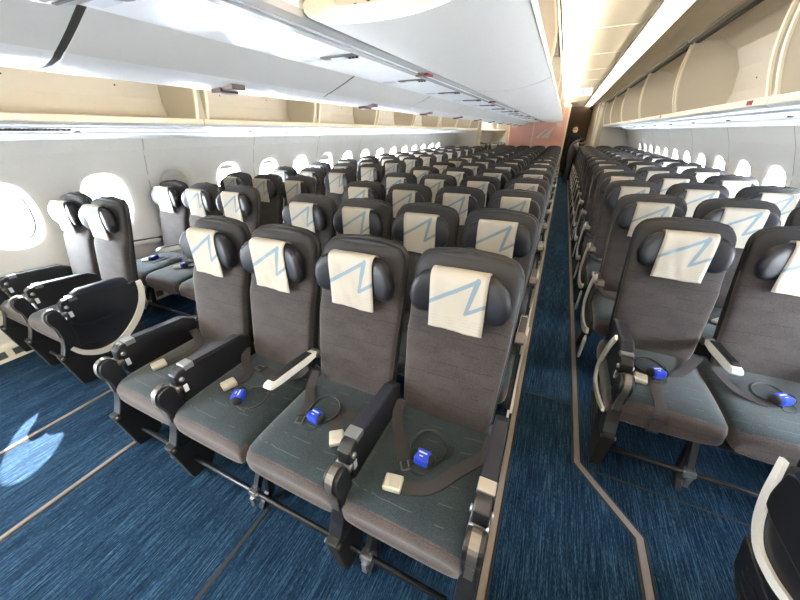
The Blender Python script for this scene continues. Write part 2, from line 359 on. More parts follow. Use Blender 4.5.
# centre service channel (grey strip with reading lights)
ch = B(); ch.prism([(-.265, 1.885), (-.24, 1.875), (.10, 1.875), (.115, 1.868), (.15, 1.868), (.172, 1.885), (.172, 1.96), (-.265, 1.96)], Y0, 13.9, 'y')
sp = empty('service_channel', (0, 0, 0), 'long white service channel running between the centre bins', 'ceiling panel')
ob('channel', ch.me('channel', G['psu_white']), sp)
gr = B(); gr.prism([(.118, 1.8665), (.148, 1.8665), (.148, 1.86), (.118, 1.86)], Y0, 13.9, 'y'); gr.prism([(.160, 1.885), (.182, 1.90), (.182, 1.88), (.17, 1.865)], Y0, 13.9, 'y')
ob('rail', gr.me('rail', G['rail_grey']), sp)
ordn = ['nearest', 'second', 'third', 'fourth', 'fifth', 'sixth', 'seventh', 'eighth', 'ninth', 'tenth', 'eleventh', 'twelfth', 'thirteenth', 'fourteenth', 'fifteenth', 'sixteenth', 'seventeenth', 'eighteenth']
for k in range(12):
    y = .58+.80*k
    r = empty('reading_light_unit', (.0, y+.05, 1.878), ordn[k]+' reading light and air vent unit from the camera on the service channel', 'light', 'reading light units')
    pod = B(); secs = []
    for zz, sc in ((.003, 1), (-.006, .97), (-.011, .85)): secs.append([(a*sc, c_*sc*.9, zz) for a, c_ in sup(.105, .03, 3, 24)])
    pod.loft(secs); ob('housing', pod.me('housing', G['grey_track']), r)
    q = B().box(-.04, .03, -.016, .016, -.016, -.009, 0, .003); ob('lens', q.me('lens', G['label_white']), r)
    for t in range(3): ob('button', B().tube([(.05+.017*t, 0, -.010), (.05+.017*t, 0, -.017)], .007, 10).me('button', G['black_plastic']), r)
    q = B().box(-.20, -.115, -.02, .025, -.008, .002, 0, .003); ob('placard', q.me('placard', G['label_white']), r)
r = empty('air_vent_unit', (-.1, .50, 1.872), 'large shiny round edged vent unit at the top left on the service channel', 'vent')
q = B(); q.loft([[(a*sc, c_*sc, z) for a, c_ in sup(.13, .085, 3, 32)] for z, sc in ((.006, 1), (-.01, .98), (-.02, .85))]); ob('housing', q.me('housing', G['silver']), r)
q = B()
for t in range(5): q.box(-.09, .09, -.05+.022*t, -.04+.022*t, -.0225, -.019)
ob('grille', q.me('grille', G['dark_gap']), r)

# centre bins
def shell(prof, th, y0, y1, b, mi=0):
    n = len(prof); inn = []
    for i in range(n):
        q0 = Vector(prof[max(i-1, 0)]); q1 = Vector(prof[min(i+1, n-1)]); t = (q1-q0).normalized(); inn.append(tuple(Vector(prof[i])+Vector((-t.y, t.x))*th))
    secs = [[(x, y, z) for x, z in prof]+[(x, y, z) for x, z in inn[::-1]] for y in (y0, y1)]
    b.loft(secs, mi, sm=False); return inn
def bez(pts, n=6):
    """catmull-rom smoothing of an open 2d line"""
    out = []
    for i in range(len(pts)-1):
        p0 = Vector(pts[max(i-1, 0)]); p1 = Vector(pts[i]); p2 = Vector(pts[i+1]); p3 = Vector(pts[min(i+2, len(pts)-1)])
        for k in range(n):
            t = k/n; out.append(tuple(.5*((2*p1)+(p2-p0)*t+(2*p0-5*p1+4*p2-p3)*t*t+(3*p1-p0-3*p2+p3)*t*t*t)))
    out.append(tuple(pts[-1])); return out
PR = bez([(.185, 1.895), (.205, 1.878), (.254, 1.862), (.337, 1.850), (.461, 1.846), (.56, 1.851), (.65, 1.866), (.73, 1.890), (.787, 1.912)], 4)
ys = [.97, 2.83, 4.86, 6.89, 8.92, 10.95, 12.98, 13.9]
for k, (a, c_) in enumerate(zip(ys, ys[1:])):
    r = empty('overhead_bin', (.45, (a+c_)/2, 1.85), ordn[k]+' open centre overhead bin on the right with a broad grey curved underside', 'overhead bin', 'centre bins on the right')
    oy = (a+c_)/2; T = lambda me: [me.transform(Matrix.Translation((-.45, -oy, -1.85))), me][1]
    b = B(); inn = shell(PR, .014, a+.008, c_-.008, b); me = b.me('bucket', [G['bin_grey']]); ob('bucket', T(me), r)
    b = B(); b.band([inn[-1], PR[-1], (PR[-1][0]+.006, PR[-1][1]+.012)], a+.008, c_-.008, .012, 'y'); b.loft([[(x, y, z+.0015) for x, z in inn] for y in (a+.010, c_-.010)], 0, cap=False, closed=False)
    b.band([(x, z+.012) for x, z in inn], a+.006, a+.03, .028, 'y'); b.band([(x, z+.012) for x, z in inn], c_-.03, c_-.006, .028, 'y')
    ob('bucket_lining', T(b.me('lining', G['beige'])), r)
    b = B(); b.band(bez([(.20, 1.93), (.14, 2.0), (.12, 2.15), (.18, 2.28), (.40, 2.345), (.72, 2.345)], 4), a, c_, .012, 'y'); ob('bin_body', T(b.me('body', G['beige'])), r)
    for yy in (a+.035, c_-.035):
        b = B(); b.prism([(.22, 1.90), (.46, 1.875), (.64, 1.895), (.755, 1.95), (.765, 2.12), (.75, 2.22), (.715, 2.34), (.4, 2.34), (.2, 2.29), (.14, 2.2), (.15, 2.0)], yy-.006, yy+.006, 'y', 0, 0)
        o = ob('divider', T(b.me('divider', G['beige'])), r)
        b = B(); b.band(bez([(.757, 1.95), (.768, 2.12), (.752, 2.22), (.717, 2.34)], 5), yy-.010, yy+.010, .012, 'y'); q = ob('edge_trim', T(b.me('edge', G['beige_light'])), o)
    if k == 0:
        b = B(); b.prism([(.30, 1.875), (.36, 1.895), (.37, 1.875), (.43, 1.872), (.45, 1.89), (.49, 1.89), (.50, 1.872), (.60, 1.878), (.61, 1.95), (.50, 1.99), (.34, 1.98), (.28, 1.93)], a+.014, a+.022, 'y')
        b.tube([(.35, a+.010, 1.925), (.35, a+.014, 1.925)], .016, 14, 1); b.tube([(.54, a+.010, 1.915), (.54, a+.014, 1.915)], .008, 12, 1); b.tube([(.40, a+.008, 1.90), (.40, a+.014, 1.90)], .008, 10, 1)
        b.prism([(.452, 1.92), (.462, 1.92), (.462, 1.97), (.452, 1.97)], a+.011, a+.014, 'y', 1)
        o = ob('mechanism_plate', T(b.me('mech', [G['beige_dull'], G['dark_brown']])), r)
for s in (-1, 1):
    trim(B().box(*sorted((s*.70, s*.735)), Y0, Y1, 2.335, 2.36).me('fascia', G['beige_light']))
    trim(B().box(*sorted((s*.69, s*.725)), Y0, Y1, 2.361, 2.368).me('cove_tube', G['cove_tube']))
b = B(); b.box(.715, .728, Y0, Y1, 2.325, 2.337); trim(b.me('fascia', G['dark_gap']))
PL = [(-.27, 1.885), (-.30, 1.872), (-.36, 1.846), (-.42, 1.822), (-.473, 1.802)]
PB = bez([(-.475, 1.806), (-.480, 1.800), (-.516, 1.786), (-.58, 1.775), (-.66, 1.772), (-.715, 1.777), (-.745, 1.795), (-.75, 1.83)], 4)
ys = [-.70, .645, 1.985, 3.325, 4.665, 6.005, 7.345, 8.685, 10.025, 11.365, 12.705, 13.9]
for k, (a, c_) in enumerate(zip(ys, ys[1:])):
    oy = (a+c_)/2; T = lambda me: [me.transform(Matrix.Translation((.45, -oy, -1.85))), me][1]
    r = empty('overhead_bin', (-.45, oy, 1.85), ordn[k]+' open centre overhead bin on the left, grey underside ending in a pale rounded rim', 'overhead bin', 'centre bins on the left')
    g_ = .008 if k > 1 else .012
    b = B(); shell(PL[::-1], .014, a+g_, c_-g_, b); ob('bucket', T(b.me('bucket', G['bin_grey'])), r)
    b = B(); shell(PB[::-1], .012, a+g_, c_-g_, b); ob('rim', T(b.me('rim', G['bin_band'], smooth=False)), r)
    cheek = [(x_+.002, z_+.004) for x_, z_ in PL]+[(x_, z_+.004) for x_, z_ in PB[4::4]]+[(-.755, 2.05), (-.72, 2.34), (-.2, 2.34), (-.2, 1.95)]
    ob('divider', T(B().prism(cheek, a-.002, a+g_+.004, 'y').me('divider', G['dark_gap'])), r); b = B().prism(cheek, c_-g_-.004, c_+.002, 'y')
    ob('divider', T(b.me('divider', G['dark_gap'])), r)
    b = B(); b.band([(-.25, 1.93), (-.2, 2.0), (-.2, 2.30), (-.72, 2.34)], a, c_, .012, 'y'); ob('bin_body', T(b.me('body', G['beige'])), r)
    if k >= 1:
        b = B(); yy = a+.66; b.box(-.575, -.50, yy-.040, yy+.040, 1.766, 1.79, 0, .004); b.box(-.63, -.565, yy-.052, yy+.052, 1.756, 1.776, 1, .004)
        b.v = [(x+.0, y, z) for x, y, z in b.v]; ob('latch', T(b.me('latch', [G['latch_brown'], G['latch_dark']])), r)
for k in range(6):
    y = 2.0+2.03*k
    r = B(); r.box(.135, .175, y-.045, y+.03, 1.852, 1.872, 0, .003); r.box(.175, .205, y-.03, y+.05, 1.858, 1.868, 1, .003)
    o = ob('bin_latch', r.me('latch', [G['latch_brown'], G['red_latch']])); tag(o, ordn[k]+' small dark and red catch from the camera along the centre channel rail', 'latch', 'catches on the centre rail')

# outboard bins
def outboard(s, ys, dz, side):
    for k, (a, c_) in enumerate(zip(ys, ys[1:])):
        oy = (a+c_)/2; X = s*2.2
        r = empty('overhead_bin', (X, oy, 1.7), '%s open beige overhead bin from the camera above the %s windows' % (ordn[k], side), 'overhead bin', 'bins along the %s wall' % side)
        T = lambda me: [me.transform(Matrix.Translation((-X, -oy, -1.7))), me][1]
        q = lambda pts: [(s*x, z+dz) for x, z in pts]
        body = q([(1.99, 1.722), (2.1, 1.715), (2.28, 1.73), (2.36, 1.77), (2.385, 1.9), (2.365, 2.1), (2.29, 2.26), (2.16, 2.35), (1.96, 2.368)])
        b = B(); b.band(body, a+.005, c_-.005, .012, 'y'); ob('bin_body', T(b.me('body', G['beige'])), r)
        for t in (a+.31*(c_-a), a+.69*(c_-a)):
            pass
        b = B(); b.box(*sorted((s*1.965, s*1.995)), a+.004, c_-.004, 1.705+dz, 1.747+dz, 0, .005); ob('sill', T(b.me('sill', G['beige_light'])), r)
        for yy, sg in ((a+.05, 1), (c_-.05, -1)):
            ch_ = q([(1.985, 1.73), (1.945, 1.85), (1.92, 1.97), (1.912, 2.1), (1.92, 2.24), (1.94, 2.36), (2.16, 2.35), (2.29, 2.26), (2.365, 2.1), (2.385, 1.9), (2.36, 1.77), (2.28, 1.73)])
            b = B(); b.prism(ch_, yy-.008, yy+.008, 'y'); o = ob('divider', T(b.me('divider', G['beige'])), r)
            b = B(); b.band(bez(q([(1.983, 1.73), (1.943, 1.85), (1.918, 1.97), (1.910, 2.1), (1.918, 2.24), (1.938, 2.36)]), 4), yy-.013, yy+.013, .014, 'y'); ob('edge_trim', T(b.me('edge', G['beige_light'])), o)
        for y0_, y1_ in ((a+.001, a+.043), (c_-.043, c_-.001)): ob('filler', T(B().box(*sorted((s*1.985, s*1.995)), y0_, y1_, 1.73+dz, 2.33+dz).me('filler', G['beige'])), r)
        # raised door edge tucked under the ceiling
        b = B(); b.box(*sorted((s*1.885, s*1.935)), a+.02, c_-.02, 2.345+dz*.3, 2.372, 0, .004); b.box(*sorted((s*1.935, s*1.975)), a+.02, c_-.02, 2.335+dz, 2.37, 1); o = ob('door', T(b.me('door', [G['grey_track'], G['black_matte']])), r)
        b = B()
        for yy in (a+.35*(c_-a), a+.75*(c_-a)): b.tube([(s*2.376, yy, 1.98+dz), (s*2.366, yy, 1.98+dz)], .006, 8)
        for yy in (a+.4*(c_-a),): b.box(*sorted((s*2.0, s*2.04)), yy-.03, yy+.03, 1.722+dz, 1.727+dz, 1)
        ob('fastener', T(b.me('fastener', [G['dark_brown'], G['logo_white']])), r)
        # underside service panel
        r2 = empty('overhead_service_unit', (X, oy, 1.65), '%s white underside service unit from the camera below the %s bins' % (ordn[k], side), 'ceiling panel', 'service panels on the %s' % side)
        T2 = lambda me: [me.transform(Matrix.Translation((-X, -oy, -1.65))), me][1]
        wz = 1.60 if s > 0 else 1.555
        und = [(s*1.97, 1.706+dz), (s*1.985, 1.69+dz), (s*2.06, 1.684+dz), (s*2.08, 1.70+dz), (s*2.16, 1.70+dz), (s*2.18, 1.676+dz), (s*2.34, 1.655+dz), (s*2.36, 1.665+dz), (s*2.42, 1.66+dz), (s*2.44, 1.64+dz), (s*2.60, wz+.012), (s*2.665, wz)]
        b = B(); b.band(und, a+.003, c_-.003, .008, 'y'); ob('panel', T2(b.me('panel', G['psu_side'])), r2)
        n_ = int((c_-a)/.8)
        for t in range(n_):
            yy = a+(t+.5)*(c_-a)/n_
            b = B(); b.box(*sorted((s*2.10, s*2.15)), yy-.11, yy+.11, 1.685+dz, 1.699+dz, 0, .004); ob('air_vent', T2(b.me('vent', G['grey_track'])), r2)
            b = B(); b.tube([(s*2.30, yy, 1.662+dz), (s*2.30, yy, 1.648+dz)], .018, 12); ob('reading_light', T2(b.me('lamp', G['grey_track'])), r2)
for s in (-1,):
    trim(B().box(*sorted((s*2.435, s*2.475)), Y0, 12.98, *((1.633, 1.640) if s > 0 else (1.588, 1.595))).me('wash_light', G['wash']))
outboard(1, [-1.24, .80, 2.83, 4.86, 6.89, 8.92, 10.95, 12.93], 0, 'right')
outboard(-1, [-.99, .59, 2.17, 3.75, 5.33, 6.91, 8.49, 10.07, 11.65, 12.93], -.045, 'left')
# air grille under the left bins
b = B()
for k in range(46): b.box(-2.32, -2.20, .35+k*.021, .361+k*.021, 1.612, 1.632, 0)
g = ob('air_grille', b.me('grille', G['dark_gap'])); tag(g, 'long slotted air grille under the nearest left bins', 'vent')
# small placards on the sills
def placard(x, y, z, mt, label, rot=False):
    s = 1 if x > 0 else -1
    b = B().box(*sorted((x, x-s*.006)), y-.035, y+.035, z-.012, z+.012)
    tag(ob('placard', b.me('placard', mt)), label, 'sign')
placard(1.966, 3.05, 1.727, G['red_latch'], 'small red placard on the right bin sill nearest the camera'); placard(1.966, 3.75, 1.729, G['logo_white'], 'small white placard on the right bin sill nearest the camera')
placard(1.966, 5.4, 1.727, G['red_latch'], 'small red placard farther along the right bin sill')
for k, y in enumerate((1.0, 1.78, 2.75, 4.1)): placard(-1.966, y, 1.684, G['logo_white'], 'white seat row placard on the left bin sill, %s from the camera' % ordn[k])

# ------------------------------------------------------------------ far bulkhead, partitions, galley
b = B(); b.box(-1.0, .90, 14.0, 14.06, 0, 2.45, 0); b.box(-1.06, -1.0, 13.97, 14.08, 0, 2.4, 1); b.box(.90, .96, 13.97, 14.08, 0, 2.4, 1); b.box(-.17, -.14, 13.99, 14.0, 0, 2.2, 2)
o = ob('wall_bulkhead', b.me('bulkhead', [G['pink'], G['beige_light'], G['logo_white']])); tag(o, kind='structure')
e_ = B(); e_.prism([(-.05, 1.37), (.06, 1.37), (.36, 1.68), (.24, 1.64)], 13.975, 13.99, 'y'); e_.prism([(.12, 1.37), (.40, 1.37), (.52, 1.70), (.38, 1.60)], 13.975, 13.99, 'y')
tag(ob('wall_emblem', e_.me('emblem', G['logo_white'])), 'white swept wing emblem on the pink bulkhead', 'sign')
for x, nm in ((-.84, 'left'), (.68, 'right')):
    tag(ob('wall_lamp', B().box(x-.08, x+.08, 13.93, 13.995, 1.72, 1.90, 0, .01).me('lamp', G['exit_white'] if 0 else G['beige_light'])), 'small cream square sign box high on the %s of the pink bulkhead' % nm, 'sign')
for s, nm in ((-1, 'left'), (1, 'right')):
    b = B(); b.box(*sorted((s*1.98, s*2.8)), 13.0, 13.06, 0, 2.45, 0); b.box(*sorted((s*1.86, s*1.98)), 12.96, 13.10, 0, 2.45, 1)
    o = ob('wall_partition_%s' % nm, b.me('partition', [G['wall_panel'], G['beige']])); tag(o, kind='structure')
for nm, bx, mm in (('wall_galley_end', (.96, 1.9, 16.4, 16.45), 'dark_brown'), ('wall_galley_right', (1.75, 1.80, 13.2, 16.4), 'beige'), ('wall_galley_left', (.9, .96, 14.1, 16.4), 'dark_brown')):
    tag(ob(nm, B().box(*bx, 0, 2.45).me(nm, G[mm])), kind='structure')
# next cabin beyond the left aisle: bins
b = B(); b.band([(-1.97, 1.66), (-2.5, 1.70), (-2.5, 2.2), (-1.97, 2.35)], 13.15, 19.9, .02, 'y'); b.band([(-1.97, 1.65), (-2.55, 1.57)], 13.15, 19.9, .02, 'y')
tag(ob('overhead_bin', b.me('far bin', G['beige'])), 'long open overhead bin in the next cabin beyond the left aisle', 'overhead bin')
# exit sign
r = empty('exit_sign', (1.16, 9.2, 2.33), 'small green and white exit sign hanging from the aisle ceiling', 'sign')
ob('sign_box', B().box(-.14, .14, -.02, .02, -.07, .07, 0, .006).me('sb', G['exit_white']), r)
q = B()
def glyph(q, x, ch, s=.045):
    h = s; w_ = s*.55; t = s*.2
    R = {'E': [(0, t, 0, h), (0, w_, 0, t), (0, w_, h-t, h), (0, w_*.85, h/2-t/2, h/2+t/2)], 'I': [(w_/2-t/2, w_/2+t/2, 0, h)], 'T': [(w_/2-t/2, w_/2+t/2, 0, h), (0, w_, h-t, h)]}
    for a in R.get(ch, []): q.box(x+a[0], x+a[1], -.026, -.02, a[2]-h/2, a[3]-h/2)
    if ch == 'X':
        for sg in (1, -1): q.add([(x+(0 if sg > 0 else w_-t), -.0255, -h/2), (x+(t if sg > 0 else w_), -.0255, -h/2), (x+(w_ if sg > 0 else t), -.0255, h/2), (x+(w_-t if sg > 0 else 0), -.0255, h/2)], [(0, 1, 2, 3)])
for i, c_ in enumerate('EXIT'): glyph(q, -.10+i*.052, c_, .075)
ob('lettering', q.me('exit', G['exit_green'], fix=False), r)
ob('bracket', B().box(-.10, .10, -.008, .008, .068, .12).me('br', G['silver']), r)

# ------------------------------------------------------------------ seats
# seat coordinates: x across, y=0 at the top of the backrest (front is -y), z up from the floor
def spine(z): return -.172+.172*((z-.42)/.75)**1.15 if z > .42 else -.172
NB = 36
def backsec(z, grow=0, dy=0, bt=1):
    zt = 1.175+grow; W = .192+.018*min(1, (z-.42)/.45)+grow; z0 = 1.085; z1 = zt-.012
    k = max(0, (z-z0)/(z1-z0)); a = W-.072*(1-math.sqrt(max(0, 1-min(k, 1)**2)))
    if z > z1: a = (W-.072)*math.sqrt(max(.02, 1-((z-z1)/(zt-z1))**2))
    k = min(1, k)
    kk = max(0, (.50-z)/.12); a *= (1-.35*kk*kk)
    th = .034*bt*(1-min(1, k)**4*.55)
    out = []
    for u, v in sup(max(a, .01), th, 3.2, NB):
        yy = v
        if v < 0: yy = v - .012*(1-(u/.23)**2) * (1 if z < .9 else .4) - (.018*(abs(u)/.22)**3 if .45 < z < .85 else 0)
        out.append((u, spine(z)+.008+yy+dy, z-.006))
    return out
zs = [.40, .42, .46, .52, .6, .68, .76, .84, .90, .96, 1.02, 1.06, 1.085, 1.105, 1.122, 1.137, 1.149, 1.157, 1.1615, 1.163, 1.167, 1.171, 1.174, 1.175]
b = B(); b.loft([backsec(z) for z in zs])
me_back = b.me('backrest', [G['back_fabric'], G['charcoal']])
for p in me_back.polygons:
    if p.center.z > .93: p.material_index = 1
b = B(); b.loft([backsec(z, .006, .026, .75) for z in [.36, .42, .5, .6, .8, .95, 1.02, 1.085, 1.11, 1.13, 1.15, 1.163, 1.170, 1.173, 1.178, 1.182, 1.185]]); me_shell = b.me('back_shell', G['black_matte'])
# piping line between fabric and head panel
# headrest: pillow with wings that curve forward
def head_secs():
    S = []
    for i in range(25):
        u = -1+2*i/24; x = .194*u; e = abs(u)
        rz = .086+.006*min(1, (e/.75))**2; ry = .030+.012*e**2
        sh = (1-max(0, (e-.58)/.42)**2.3)**(1/2.0) if e < 1 else .0
        sh = max(sh, .10); fy = -.016*(max(0, e-.35)/.65)**1.6
        zc = 1.042-.026*e*e; yc = spine(zc)-.050+fy
        S.append([(x, yc+v*1.0, zc+h+(-.0)) for v, h in sup(ry*sh**.5, rz*sh, 2.8, 22)])
    return S
b = B(); hs = head_secs(); b.loft(hs); me_head = b.me('headrest', [G['headrest_leather'], G['headrest_fabric']])
def cover_mesh():
    secs = []
    zc = 1.042; yc = spine(zc)-.050; path = []
    for k in range(9):
        t = math.radians(150-k*15.5); path.append((t, None))
    pts = []
    for t, _ in path: pts.append((yc+ -math.sin(0)+.046*math.copysign(abs(math.cos(t+0))**(2/2.4), 0-(-math.cos(t))), zc+.02+.094*abs(math.sin(t))**(2/2.4)))
    pts = [(yc+y_, z_+.012) for y_, z_ in [(.030, 1.108), (.022, 1.118), (.010, 1.122), (-.006, 1.122), (-.022, 1.115), (-.031, 1.098), (-.0345, 1.07), (-.036, 1.03), (-.036, .99), (-.037, .95), (-.038, .92), (-.039, .900), (-.041, .882)]]
    pts = bez(pts, 2)
    for j, (y, z) in enumerate(pts):
        row = []
        for i in range(13):
            u = -1+i/6; x = .107*u
            wob = .0022*math.sin(5*u+j*.35)+.0015*math.sin(11*u-j*.5)
            dz_ = -.004*math.sin(2.2*u+.6) if j > len(pts)-4 else 0
            row.append((x, y-.003+wob*(.4 if j < 12 else 1)-.006*max(0, abs(u)-.4), z+dz_))
        secs.append(row)
    n = len(secs); m_ = 13; v = [p for r in secs for p in r]; v += [(x, y+.003, z) for x, y, z in v]; f = []
    o_ = n*m_
    for i in range(n-1):
        for j in range(m_-1):
            a = i*m_+j; f.append((a, a+1, a+m_+1, a+m_)); f.append((o_+a, o_+a+m_, o_+a+m_+1, o_+a+1))
    for i in range(n-1):
        for j in (0, m_-1): a = i*m_+j; f.append((a, a+m_, o_+a+m_, o_+a))
    for j in range(m_-1):
        for i in (0, n-1): a = i*m_+j; f.append((a, a+1, o_+a+1, o_+a))
    b = B().add(v, f, 0, True); return b.me('headrest_cover', G['cloth'])
me_cover = cover_mesh()
for q_ in (me_back, me_shell, me_head, me_cover): q_.transform(Matrix.Translation((0, .032, 0)))
# seat cushion
def cushion(hw=.2305):
    b = B(); S = []
    for y, a, zt, zb in [(-.626, .82, .395, .352), (-.632, .90, .412, .343), (-.628, .945, .436, .336), (-.614, .975, .455, .333), (-.592, 1, .468, .332), (-.54, 1, .476, .332), (-.45, 1, .479, .332), (-.36, 1, .478, .332), (-.27, 1, .477, .332), (-.16, 1, .476, .332), (-.09, .98, .472, .334), (-.07, .9, .46, .34)]:
        zc = (zt+zb)/2; h = (zt-zb)/2; r = []
        for u, v in sup(hw*a, h, 4.2, 40):
            vv = v+(.007*(1-(u/hw)**2) if v > 0 else 0); r.append((u, y, zc+vv))
        S.append(r)
    b.loft(S); me = b.me('seat_cushion', [G['cushion_top'], G['cushion_front']])
    for p in me.polygons:
        if p.normal.z < .62 and p.normal.y < -.12 or (p.normal.z < .3): p.material_index = 1
    return me
me_cush = cushion()
def ribbon(pts, w, th=.0022):
    Pt = [Vector(p) for p in pts]; S = []
    for i, p in enumerate(Pt):
        t = (Pt[min(i+1, len(Pt)-1)]-Pt[max(i-1, 0)]).normalized(); ax = t.cross(Vector((0, 0, 1)))
        if ax.length < .2: ax = Vector((1, 0, 0))
        ax.normalize(); n = ax.cross(t).normalized()
        S.append([p+ax*w/2, p-ax*w/2, p-ax*w/2+n*th, p+ax*w/2+n*th])
    return S
def sm3(pts, n=4):
    out = []
    for i in range(len(pts)-1):
        p0, p1, p2, p3 = (Vector(pts[j]) for j in (max(i-1, 0), i, i+1, min(i+2, len(pts)-1)))
        for k in range(n): t = k/n; out.append(.5*((2*p1)+(p2-p0)*t+(2*p0-5*p1+4*p2-p3)*t*t+(3*p1-p0-3*p2+p3)*t**3))
    out.append(Vector(pts[-1])); return out
ZC = .4875
def belt(par, tongue, buck, bang):
    """tongue: path from the left rear; buck: path from the right rear ending at the buckle"""
    o1 = ob('seat_belt', B().loft(ribbon(sm3(tongue), .044), sm=False).me('belt', G['belt']), par); o = ob('seat_belt', B().loft(ribbon(sm3(buck), .046), sm=False).me('belt', G['belt']), par)
    p = Vector(tongue[-1]); d = (p-Vector(tongue[-2])).normalized(); a = math.atan2(d.y, d.x)
    t = B(); t.box(-.004, .012, -.024, .024, 0, .005, 1, .001); 
    for s in (-1, 1): t.box(.012, .05, s*.014-.003, s*.014+.003, 0, .003)
    t.box(.045, .052, -.017, .017, 0, .003); me = t.me('tongue', [G['dull_metal'], G['black_plastic']]); me.transform(Matrix.Translation(p)@Matrix.Rotation(a, 4, 'Z')); ob('tongue', me, o1)
    p = Vector(buck[-1]); t = B(); t.box(-.012, .054, -.029, .029, -.001, .021, 0, .006); t.box(-.006, .030, -.024, .024, .020, .024, 0, .0015); me = t.me('buckle', [G['buckle']])
    me.transform(Matrix.Translation(p+Vector((0, 0, .001)))@Matrix.Rotation(bang, 4, 'Z')); ob('buckle', me, o)
    return o
def z3(l, z=ZC): return [(p[0], p[1], p[2] if len(p) > 2 else z) for p in l]
BELTS = {
 'D': (z3([(-.195, -.17, .52), (-.185, -.23, .50), (-.13, -.33), (-.075, -.41)]), z3([(.215, -.20, .51), (.20, -.27), (.13, -.37), (.05, -.48), (-.045, -.515)]), PI*1.05),
 'C': (z3([(-.20, -.17, .52), (-.18, -.25), (-.12, -.33), (-.10, -.40)]), z3([(.215, -.19, .52), (.20, -.27), (.12, -.33), (.02, -.30), (.06, -.38), (.10, -.43)]), -PI*.30),
 'B': (z3([(.21, -.17, .52), (.18, -.21), (.10, -.26), (-.02, -.25)]), z3([(-.215, -.18, .52), (-.16, -.24), (-.09, -.28), (-.06, -.33), (-.075, -.39)]), -PI*.62),
 'A': (z3([(.21, -.17, .52), (.16, -.24), (.10, -.32), (.05, -.36)]), z3([(-.205, -.18, .52), (-.10, -.22), (-.06, -.30), (-.06, -.38), (-.08, -.44)]), -PI*.6),
 'R0': (z3([(.21, -.17, .51), (.10, -.33), (.0, -.38), (-.03, -.47), (-.035, -.585), (-.035, -.645, .47), (-.035, -.665, .40), (-.035, -.66, .35)]), z3([(-.205, -.2, .52), (-.14, -.30), (-.10, -.40), (-.09, -.45)]), -PI*.55),
 'R1': (z3([(-.205, -.25, .50), (-.17, -.36), (-.10, -.42), (-.05, -.40)]), z3([(.215, -.2, .52), (.20, -.3), (.16, -.38), (.19, -.45)]), -PI*.3),
 'G': (z3([(-.205, -.19, .52), (-.15, -.28), (-.06, -.36)]), z3([(.215, -.2, .52), (.16, -.30), (.08, -.35), (.0, -.42)]), -PI*.75)}
# arms
PAD = [(-.12, .580), (-.12, .602), (-.16, .618), (-.39, .640), (-.432, .637), (-.445, .622), (-.432, .607), (-.38, .596), (-.2, .578)]
def arm_console(par, x, aisle=0, trimpts=None):
    b = B(); b.prism([(-.14, .44), (-.14, .585), (-.20, .612), (-.46, .630), (-.530, .632), (-.558, .612), (-.562, .56), (-.550, .53), (-.548, .47), (-.51, .43), (-.42, .415), (-.2, .42)], x-.026, x+.026, 'x', 0, .006)
    r = ob('armrest', b.me('armrest', G['black_plastic']), par)
    ob('arm_pad', B().prism([(-.15, .588), (-.20, .618), (-.46, .637), (-.47, .624), (-.2, .60)], x-.024, x+.024, 'x', 0, .003).me('pad', G['navy_pad']), r)
    ob('end_cap', B().prism([(-.462, .610), (-.462, .6395), (-.508, .6405), (-.508, .612)], x-.0275, x+.0275, 'x', 0, .003).me('cap', G['silver']), r)
    for s in (-1, 1):
        ob('button', B().tube([(x+s*.024, -.535, .585), (x+s*.034, -.535, .585)], .011, 14).me('button', G['silver']), r)
        ob('placard', B().box(x+s*.027-.0015, x+s*.027+.0015, -.540, -.520, .510, .550, 0, .001).me('placard', G['label_white']), r)
    # front leg piece with rounded head, and the box above the floor
    b = B(); b.prism(bez([(-.570, .545), (-.580, .578), (-.605, .590), (-.637, .577), (-.650, .54), (-.644, .505), (-.630, .47), (-.628, .40), (-.645, .33), (-.668, .26), (-.60, .24), (-.570, .31), (-.558, .38), (-.560, .45), (-.562, .50)], 3), x-.029, x+.029, 'x', 0, .005)
    o = ob('front_leg', b.me('front_leg', G['black_plastic']), par)
    ob('leg_trim', B().band(bez([(-.580, .582), (-.605, .595), (-.640, .582), (-.655, .54), (-.649, .503), (-.635, .47), (-.633, .40)], 3), x-.014, x+.014, .006, 'x').me('lt', G['dull_metal']), o)
    ob('joint', B().tube([(x-.03, -.558, .545), (x+.03, -.558, .545)], .016, 14).me('joint', G['dull_metal']), o)
    b = B(); b.prism([(-.695, .275), (-.54, .300), (-.48, .27), (-.53, .04), (-.56, .012), (-.655, .02)], x-.026, x+.026, 'x', 0, .006); b.tube([(x-.031, -.68, .262), (x+.031, -.68, .262)], .010, 10, 1)
    ob('foot_box', b.me('foot_box', [G['black_matte'], G['dull_metal']]), par)
    if aisle:
        ob('arm_pad', B().prism([(-.15, .60), (-.17, .655), (-.24, .668), (-.44, .672), (-.475, .655), (-.49, .628), (-.2, .60)], x-.030, x+.030, 'x', 0, .012).me('pad', G['navy_pad']), r)
        white_trim(par, x+aisle*(.022 if trimpts is TRIM1 else .044 if trimpts else .034), trimpts, .028 if trimpts else .034)
        b = B(); b.prism([(-.115, .60), (-.12, .50), (-.20, .36), (-.31, .25), (-.40, .212), (-.50, .22), (-.58, .30), (-.57, .50)], x-.014, x+.014, 'x', 0, .004); b.prism([(-.67, .19), (-.62, .20), (-.35, .235), (-.16, .26), (-.20, .14), (-.36, .04), (-.58, .02), (-.63, .03)], x-.016, x+.016, 'x', 0, .008)
        for q in range(4): b.prism([(-.60+.02*q, .16-.03*q), (-.25, .20-.03*q), (-.25, .205-.03*q), (-.60+.02*q, .165-.03*q)], x+aisle*.014, x+aisle*.020, 'x')
        ob('side_panel', b.me('side_panel', G['black_plastic']), par)
    return r
